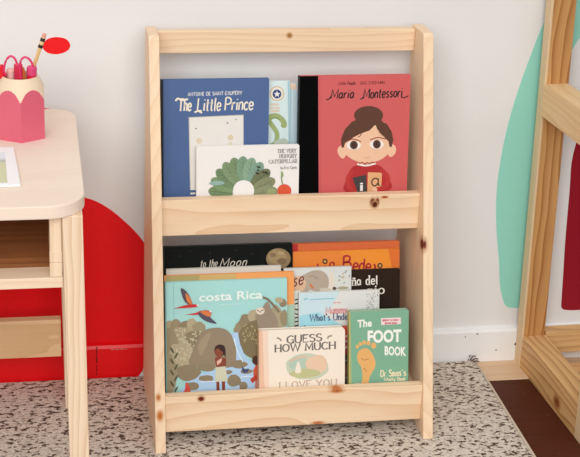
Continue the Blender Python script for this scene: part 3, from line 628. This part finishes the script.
    c.poly([(241.8, 366), (245, 369.5), (248.6, 368), (248, 371.6), (244, 373), (242, 371)], (58, 72, 110))
    # two macaws
    c.poly([(180.6, 288.4), (185, 290), (190, 297), (192.4, 305.4), (186, 302.6), (182.6, 297)], (86, 72, 82), True); c.poly([(185.5, 293), (190.4, 298), (191.6, 304.6), (187, 301)], (214, 122, 64), True)
    c.poly([(173, 308.4), (186, 304.8), (195, 303.8), (198.4, 305), (197, 306.8), (188, 307.6)], (200, 44, 44)); c.disc(197.4, 305, 1.1, .9, (238, 230, 222))
    c.poly([(184.6, 314.6), (196, 312.6), (200, 310.6), (206, 310), (211, 311), (212, 313), (205, 314.6), (196, 314.6)], (200, 44, 44)); c.poly([(198, 312.6), (206, 312.4), (211, 318), (216.4, 323.4), (207, 321.4), (201, 317.6)], (86, 76, 92), True); c.poly([(200, 311.4), (208, 311.2), (211, 316), (206, 315.6)], (214, 122, 64), True); c.disc(210.4, 311.2, 1.2, .9, (238, 230, 222))
    # sloth hanging from a branch
    c.stroke([(262, 297), (268, 299.4), (275, 307), (279, 312)], 2.2, (128, 112, 88)); c.poly([(258, 314), (262, 308), (266, 302), (269, 303), (272, 311), (277, 320), (277, 330), (270, 333.6), (262, 331), (257, 323)], (150, 132, 112), True)
    c.disc(260, 310.6, 4.4, 3.7, (222, 208, 186)); c.stroke([(257, 310), (259, 311)], .9, (92, 72, 58), False); c.stroke([(261, 310.4), (263.4, 309.6)], .9, (92, 72, 58), False); c.disc(260.2, 311.6, .8, .6, (60, 46, 40))
    WH = (238, 240, 234)
    c.btext('costa Rica', 198.8, 301.2, 262.4, 298, 8.2, (228, 238, 232), .028)
    for i in range(7): c.stroke([(219 + i * 3, 304.6 - i * .14), (220.6 + i * 3, 304.5 - i * .14)], 1.1, (206, 228, 222), False)
book('picture_book', 'large aqua picture book with two macaws, rocks and a waterfall, left front of lower tier', -.2325, Z0, BOT, (165, 283.4), (287, 277.6), .010, (164, 213, 207), group='books on the lower tier', art=art_jungle, spine=(120, 170, 168))
def art_cream(c):
    c.poly([(258, 330), (262.5, 330), (265, 395), (259.5, 395)], (232, 188, 160)); c.poly([(262.4, 330), (268, 330), (269.4, 395), (264.8, 395)], (238, 210, 188))
    K = (112, 104, 96)
    c.text('GUESS', 287, 343.4, 321.6, 340.8, 7.2, 1.8, K, thin=.75, serif=1.1, gap=1.5); c.text('HOW MUCH', 275, 352, 335.4, 348.6, 6.9, 1.7, K, thin=.75, serif=1.1, gap=1.6)
    c.stroke([(276.6, 338), (279.4, 338.6), (281.4, 341)], 1.6, (150, 142, 128)); c.stroke([(327.4, 338.6), (329, 336.4), (332, 335.6)], 1.6, (150, 142, 128))
    c.blob(307.4, 366.6, 21.6, 13.4, (196, 202, 178), 1, .05, 16); c.blob(299, 364, 10, 7, (178, 196, 176), 2, .1); c.blob(317, 364.4, 10.6, 9.4, (228, 194, 164), 3, .1); c.blob(305, 373.4, 16, 4.4, (190, 188, 140), 4, .12); c.stroke([(290, 361), (299, 357.6), (307, 356.6)], 1.6, (222, 182, 156)); c.poly([(295, 372), (298.4, 361), (301, 372)], (236, 224, 206), True)
    c.text('I LOVE YOU', 279, 389, 336.6, 385.6, 6.6, 1.1, (188, 164, 142), thin=.6, serif=.8, gap=2)
book('board_book', 'small cream board book with grey serif title and an oval picture, front centre', -.2515, Z0, BOT, (259, 330.6), (345, 327), .016, (240, 226, 208), group='books on the lower tier', art=art_cream, rounded=.008, spine=(226, 180, 150))
def art_green(c):
    c.poly([(348, 310), (350.4, 310), (351.6, 395), (348.5, 395)], (178, 176, 110))
    WH = (240, 238, 228)
    c.btext('The', 357.4, 327.4, 371.8, 326.2, 7.2, WH, .03); c.btext('FOOT', 367.6, 342.6, 401.4, 341.2, 11.6, WH, .04); c.btext('BOOK', 384.6, 354.6, 406, 355.6, 8.4, WH, .035)
    c.poly([(381, 318.2), (400.6, 317.4), (401, 324), (381.2, 325)], (238, 214, 212)); c.text('BRIGHT & EARLY', 382.6, 321.4, 399, 320.8, 1.8, .45, (196, 60, 70)); c.text('BOARD BOOK', 385, 324.2, 397, 323.8, 1.6, .45, (196, 60, 70))
    # a plain orange footprint on a long ankle
    OR = (226, 172, 104)
    c.poly([(360.4, 389), (366.6, 389), (370, 376), (375.4, 366), (374, 357), (369, 349.6), (363, 348.4), (357.6, 353), (357.6, 361), (361.4, 368), (362.4, 378)], OR, True)
    for x, y, q in ((357.2, 346.6, 1.7), (360.4, 344, 1.8), (364.2, 342.6, 1.9), (368.4, 343, 2.0), (373.6, 345.6, 2.7)): c.disc(x, y, q, q * 1.2, OR)
    c.stroke([(361, 358), (364.4, 360), (369, 358.6)], .7, (176, 112, 62)); c.stroke([(364, 368), (367, 372)], .7, (176, 112, 62))
    c.text('Dr. Seuss', 380.6, 376.6, 401, 375.6, 6.2, 1.1, (238, 224, 186), gap=1); c.text("'s", 402, 375.6, 406, 375.4, 6.2, 1.0, (238, 224, 186), gap=1)
    c.text('Wacky Book', 384, 381.0, 405.4, 380.2, 3.2, .8, (238, 224, 186), gap=1.4); c.text('of Opposites', 384, 386, 405.4, 385.4, 3.2, .7, (238, 224, 186), gap=1.4) if 'f' in G else None
    c.blob(358, 385, 7, 1.6, (226, 190, 190), 2)
book('board_book', 'small green board book with chunky white title, right end of front row', -.2515, Z0, BOT, (349.4, 311.6), (408.8, 309.6), .014, (124, 172, 142), group='books on the lower tier', art=art_green, rounded=.003, spine=(186, 178, 112))

# ------------------------------------------------------------------ desk
LD, DD = (236, 210, 182), (218, 184, 148)
desk = empty('childrens_desk', (-.44, -.315, 0)); tag(desk, 'pale wooden desk with an open cubby and rounded corners, cut off at left edge', 'desk')
def dl(x, y, z): return (x + .44, y + .315, z)
def dbox(a, b, **k): return boxbm(dl(*a), dl(*b), **k)
XL, XR = -.752, -.128
bm = bmesh.new(); prism(bm, rrect(XL, XR, -.549, -.079, (.055, .055, .045, .045), 10), lambda u, v, d: dl(u, v, d), .557, .577)
obj('desktop', bm, wood('desk_top_wood', 'x', (236, 216, 198), (228, 203, 182), off=(.02, .2, .4), spacing=.02, contrast=.25), desk, bevel=.0015)
LGM = wood('desk_leg_wood', 'z', LD, (206, 164, 122), off=(.33, .27, .1), spacing=.011, contrast=.6, wobble=.03)
for x0, x1, s in ((-.1545, -.1245, -.008), (-.752, -.722, .005)):
    for y0, y1 in ((-.538, -.505), (-.128, -.095)): obj('leg', dbox((x0, y0, 0), (x1, y1, .557), sx=s), LGM, desk, bevel=.0012)
IN = wood('desk_inner_shade_wood', 'x', (176, 116, 72), (128, 76, 42), off=(.0, .1, -.38), spacing=.014, contrast=.6)  # cubby's deep shade painted in as a darker brown wood
PK = wood('desk_panel_wood', 'z', LD, (222, 188, 152), off=(.21, .57, .1), spacing=.012, contrast=.5)
obj('side_panel', dbox((-.1805, -.531, .458), (-.1635, -.1285, .557)), PK, desk, bevel=.0008)
obj('side_panel', dbox((-.7165, -.531, .458), (-.6995, -.1285, .557)), PK, desk, bevel=.0008)
for z0, z1 in ((.4585, .481), (.4815, .500)):
    obj('runner_block', dbox((-.1812, -.5325, z0), (-.1632, -.46, z1)), PK, desk, bevel=.0008)
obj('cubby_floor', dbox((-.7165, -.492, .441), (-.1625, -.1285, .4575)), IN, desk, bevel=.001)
obj('lit_front_strip', dbox((-.7165, -.5325, .441), (-.1625, -.4925, .4578)), wood('desk_lit_strip_wood', 'x', LD, DD, off=(.0, .2, -.38), spacing=.012, contrast=.4), desk, bevel=.001)  # lit front of the cubby floor, split off in pale wood
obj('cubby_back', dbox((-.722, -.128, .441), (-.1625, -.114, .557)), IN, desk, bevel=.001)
obj('rear_stretcher', dbox((-.722, -.123, .108), (-.1605, -.105, .184)), wood('desk_stretcher_wood', 'x', (232, 192, 148), (206, 158, 108), off=(.02, .12, -.13), spacing=.013, contrast=.5), desk, bevel=.001)

# pencil holder
DT_ = .577
hold = empty('pencil_holder', (-.2205, -.2215, DT_)); tag(hold, 'pencil-shaped wooden holder with pink facets standing on the desk', 'pencil holder')
Rc = .0440; hh = .103
def hexr(a): 
    k = (a + math.pi / 2) % (math.pi / 3) - math.pi / 6
    return Rc * math.cos(math.pi / 6) / math.cos(k)
NA = 180
zs = [0.0] + [.05 + .0008 * i for i in range(0, 50)] + [.0905, .092, .0935, .095, .0965, .098, .0995, .101, .1025, hh]
def conr(z):
    if z < .066: return 1.0
    return Rc - (z - .066) * .25 - max(0, z - .076) ** 2 * 8.0
bm = bmesh.new(); ring = []
for z in zs:
    ring.append([bm.verts.new((min(hexr(2 * math.pi * i / NA), conr(z)) * math.cos(2 * math.pi * i / NA), min(hexr(2 * math.pi * i / NA), conr(z)) * math.sin(2 * math.pi * i / NA), z)) for i in range(NA)])
for j in range(len(zs) - 1):
    for i in range(NA):
        f = bm.faces.new((ring[j][i], ring[j][(i + 1) % NA], ring[j + 1][(i + 1) % NA], ring[j + 1][i]))
        a = 2 * math.pi * (i + .5) / NA; zz = (zs[j] + zs[j + 1]) / 2
        f.material_index = 1 if hexr(a) <= conr(zz) + .0001 else 0
inner = []
ri = [.0272, .0268, .027, .027]; zi = [hh, hh - .002, .03, .008]
for r_, z_ in zip(ri, zi): inner.append([bm.verts.new((r_ * math.cos(2 * math.pi * i / NA), r_ * math.sin(2 * math.pi * i / NA), z_)) for i in range(NA)])
for i in range(NA):
    bm.faces.new((ring[-1][i], ring[-1][(i + 1) % NA], inner[0][(i + 1) % NA], inner[0][i]))
    for j in range(3): bm.faces.new((inner[j][i], inner[j][(i + 1) % NA], inner[j + 1][(i + 1) % NA], inner[j + 1][i]))
bm.faces.new(inner[-1]); bm.faces.new(ring[0][::-1])
obj('cup', bm, [plain((232, 208, 178), .5, .3), plain((214, 98, 116), .42, .4)], hold)

def on_y(y, px, py):
    d = ray(px, py); k = (y - CAM.y) / d.y; return CAM + d * k
ZB = DT_ + .012
def bar(name, label, cat, top, foot, group=None):
    """a pen-like thing standing in the holder from foot to top; returns its empty and a point function along it"""
    e = empty(name, foot); tag(e, label, cat, group); d = Vector(top) - Vector(foot)
    return e, (lambda t: d * t), d
top = Vector((-.1788, -.213, .7475)); ft = Vector((-.2335, -.2235, ZB))
e, P, d = bar('pencil', 'natural wood pencil with two black bands and pink eraser, leaning from the holder', 'pencil', top, ft)
bm = bmesh.new(); tube(bm, [P(0), P(.09)], [.0006, .0036], 6); obj('sharpened_tip', bm, plain((222, 186, 140)), e)
bm = bmesh.new(); tube(bm, [P(.09), P(.84)], .0036, 6); obj('barrel', bm, plain((222, 186, 128), .45, .4), e)
bm = bmesh.new(); tube(bm, [P(.84), P(.955)], .0037, 14, cap=True); 
for t0, t1 in ((.85, .882), (.918, .95)): tube(bm, [P(t0), P(t1)], .0040, 14, mi=1)
obj('ferrule', bm, [plain((226, 190, 134), .4, .5), plain((28, 26, 28), .4, .4)], e)
bm = bmesh.new(); tube(bm, [P(.955), P(.99), P(1.0)], [.0035, .0034, .0022], 12); obj('eraser', bm, plain((226, 160, 140), .7, .2), e, smooth=False)
# scissors
sc = empty('scissors', (-.2235, -.227, ZB)); tag(sc, 'scissors with two pink loop handles standing in the pencil holder', 'scissors')
so = Vector((-.2235, -.227, ZB))
PKR = plain((222, 52, 104), .3, .5)
for (lx, pts) in ((0, [(20, 79), (18.0, 72), (17.3, 65), (14.6, 58.4), (10.5, 56.2), (6.6, 59.4), (4.4, 66), (4.2, 71.5), (6.2, 75.5)]), (1, [(21.5, 79), (20.2, 72), (19.8, 66), (21.2, 60), (24.5, 57.2), (28.6, 58.6), (31.6, 62.6), (33, 68), (31.6, 74)])):
    q = [on_y(-.2265 - .003 * lx, *p_) - so for p_ in pts]
    bm = bmesh.new(); tube(bm, spline(q, 5), .0019, 10); h_ = obj('handle_loop', bm, PKR, sc, smooth=True)
for s in (-1, 1):
    bm = bmesh.new(); box(bm, (-.005 + s * .002, -.001 + s * .0008, .0005), (.005 + s * .002, .0006 + s * .0008, .098)); obj('blade', bm, plain((170, 172, 176), .3, .5, metal=.9), sc)
bm = bmesh.new(); box(bm, (-.0065, -.0035, .084), (.0075, .0025, .112)); obj('handle_base', bm, plain((206, 36, 70), .35, .45), sc, bevel=.002)
# capped marker
e, P, d = bar('marker_pen', 'red marker pen with pink cap, right of the scissors in the holder', 'marker pen', (-.2008, -.2315, .6972), (-.2085, -.2265, ZB))
bm = bmesh.new(); tube(bm, [P(0), P(.88)], .0076, 20); obj('barrel', bm, plain((216, 22, 56), .35, .45), e)
bm = bmesh.new(); tube(bm, [P(.87), P(.875), P(.985), P(1)], [.0078, .0084, .0084, .007], 20); obj('cap', bm, plain((218, 66, 116), .35, .45), e)
e, P, d = bar('glue_stick', 'pale pink stick lying low behind the left scissor loop in the holder', 'stick', (-.2350, -.214, .689), (-.2345, -.214, ZB))
bm = bmesh.new(); tube(bm, [P(0), P(.8)], .0075, 18); obj('barrel', bm, plain((232, 150, 140)), e)
bm = bmesh.new(); tube(bm, [P(.8), P(.97), P(1)], [.0078, .0078, .0065], 18); obj('cap', bm, plain((238, 186, 176)), e)
e, P, d = bar('crayon', 'short orange crayon between the scissor loops and the pink capped marker', 'crayon', (-.2150, -.219, .692), (-.2165, -.2165, ZB))
bm = bmesh.new(); tube(bm, [P(0), P(.88)], .0042, 12); obj('wrapper', bm, plain((226, 132, 60)), e)
bm = bmesh.new(); tube(bm, [P(.88), P(.9), P(1)], [.0042, .0036, .0018], 12); obj('tip', bm, plain((222, 120, 44)), e)
e, P, d = bar('marker_pen', 'bright red pen at the left rim of the holder, at the photo edge', 'marker pen', (-.2515, -.222, .698), (-.2410, -.227, ZB))
bm = bmesh.new(); tube(bm, [P(0), P(.8)], .0036, 14); obj('barrel', bm, plain((190, 24, 40)), e)
bm = bmesh.new(); tube(bm, [P(.8), P(.97), P(1)], [.0062, .0062, .004], 14); obj('cap', bm, plain((216, 20, 34), .35, .45), e)

# picture card on the desk
card = empty('picture_card', (-.262, -.38, DT_)); tag(card, 'white bordered picture card lying on the desk in front of the pencil holder', 'card')
bm = bmesh.new(); prism(bm, [(-.042, -.088), (.041, -.086), (.029, .087), (-.042, .087)], lambda u, v, d: (u, v, d), .0004, .0036); obj('border', bm, plain((240, 240, 238), .4, .4), card, bevel=.0006)
def pic_mat():
    m, t, b = newmat('printed_landscape', .4, .4)
    tc = t.node('ShaderNodeTexCoord'); sp = t.node('ShaderNodeSeparateXYZ'); t.link(tc.outputs['Object'], sp.inputs[0])
    n = t.noise(tc.outputs['Object'], 45, 3)
    yy = t.math('ADD', sp.outputs[1], t.math('MULTIPLY', t.math('SUBTRACT', n, .5), .012))
    c = t.mix(t.mapr(yy, .012, .02), lin((204, 206, 168)), lin((176, 186, 170))); c = t.mix(t.mapr(yy, .022, .034), c, lin((222, 228, 234)))
    t.link(c, b.inputs['Base Color']); return m
bm = bmesh.new(); prism(bm, [(-.036, -.078), (.0215, -.0765), (.0155, .062), (-.036, .062)], lambda u, v, d: (u, v, d), .0037, .0039); obj('picture', bm, pic_mat(), card)

# ------------------------------------------------------------------ rack at the right edge
rack = empty('wooden_rack', (.771, -.013, FL), (0, 0, RAD(1.6))); tag(rack, 'warm pine frame rack with thick posts and rails at the right edge', 'rack')
RLt, RDk = (226, 182, 126), (172, 116, 60)
KN = (150, 84, 40)
def rw(name, axis, off, knots=(), sp=.013, c=.85, l=RLt, d=RDk, lit_edge=None): return wood(name, axis, l, d, off=off, spacing=sp, contrast=c, knots=knots, wobble=.025, lit_edge=lit_edge)
WX = .049
for i, xo in enumerate((0, .62)):
    obj('post', boxbm((xo, -.027, 0), (xo + WX, 0, .92), sx=-.022), rw('rack_post_wood', 'z', (-.06, .050, .1), l=(208, 156, 98), d=(158, 98, 44), sp=.015, lit_edge=.0035) if i == 0 else bpy.data.materials['rack_post_wood'], rack, bevel=.0015)  # shaded front painted darker, lit left edge painted paler
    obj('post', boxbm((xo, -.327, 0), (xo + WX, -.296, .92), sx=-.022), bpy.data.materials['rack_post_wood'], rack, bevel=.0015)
    obj('bottom_rail', boxbm((xo + .0005, -.296, .0), (xo + WX, -.027, .072)), rw('rack_bottom_rail_wood', 'y', (.06, .1, .05), [((.0, -.21, .024), (.006, .012, .009), KN)]) if i == 0 else bpy.data.materials['rack_bottom_rail_wood'], rack, bevel=.0015)
    obj('middle_rail', boxbm((xo - .0165, -.296, .543), (xo + WX - .0165, -.027, .605)), rw('rack_middle_rail_wood', 'y', (.07, .1, -.45), c=.4, l=(236, 200, 152), d=(208, 156, 100)) if i == 0 else bpy.data.materials['rack_middle_rail_wood'], rack, bevel=.0015)
obj('back_rail', boxbm((WX, -.030, .030), (.62, -.002, .079)), rw('rack_back_rail_wood', 'x', (.1, .05, .03), c=.5), rack, bevel=.0015)
for y in (-.075, -.135, -.195, -.255): obj('shelf_slat', boxbm((WX, y - .018, .006), (.62, y + .018, .020)), bpy.data.materials['rack_back_rail_wood'], rack, bevel=.001)

# ------------------------------------------------------------------ light: a large window behind and to the left, soft room light
def area(name, loc, target, size, sizey, power, col):
    l = bpy.data.lights.new(name, 'AREA'); l.shape = 'RECTANGLE'; l.size = size; l.size_y = sizey; l.energy = power; l.color = col
    o = bpy.data.objects.new(name, l); C.objects.link(o); o.location = loc
    o.rotation_euler = (Vector(target) - Vector(loc)).to_track_quat('-Z', 'Y').to_euler(); return o
area('window_light', (-.35, -3.3, 2.0), (.25, -.1, .4), 3.4, 2.0, 105, (.985, .995, 1.0))
wd = bpy.data.worlds.new('room_light'); bpy.context.scene.world = wd; wd.use_nodes = True
wt = NT(wd); bg = wd.node_tree.nodes['Background']
tc = wt.node('ShaderNodeTexCoord'); sp = wt.node('ShaderNodeSeparateXYZ'); wt.link(tc.outputs['Generated'], sp.inputs[0])
up_ = wt.mapr(sp.outputs[2], .10, .6, 0, 1, True)
wt.link(wt.mix(up_, (.26, .25, .245, 1), (.92, .93, .94, 1)), bg.inputs[0]); bg.inputs[1].default_value = 1.0
vs = bpy.context.scene.view_settings; vs.view_transform = 'Standard'; vs.look = 'None'; vs.gamma = 1; vs.use_curve_mapping = False; vs.exposure = -0.2
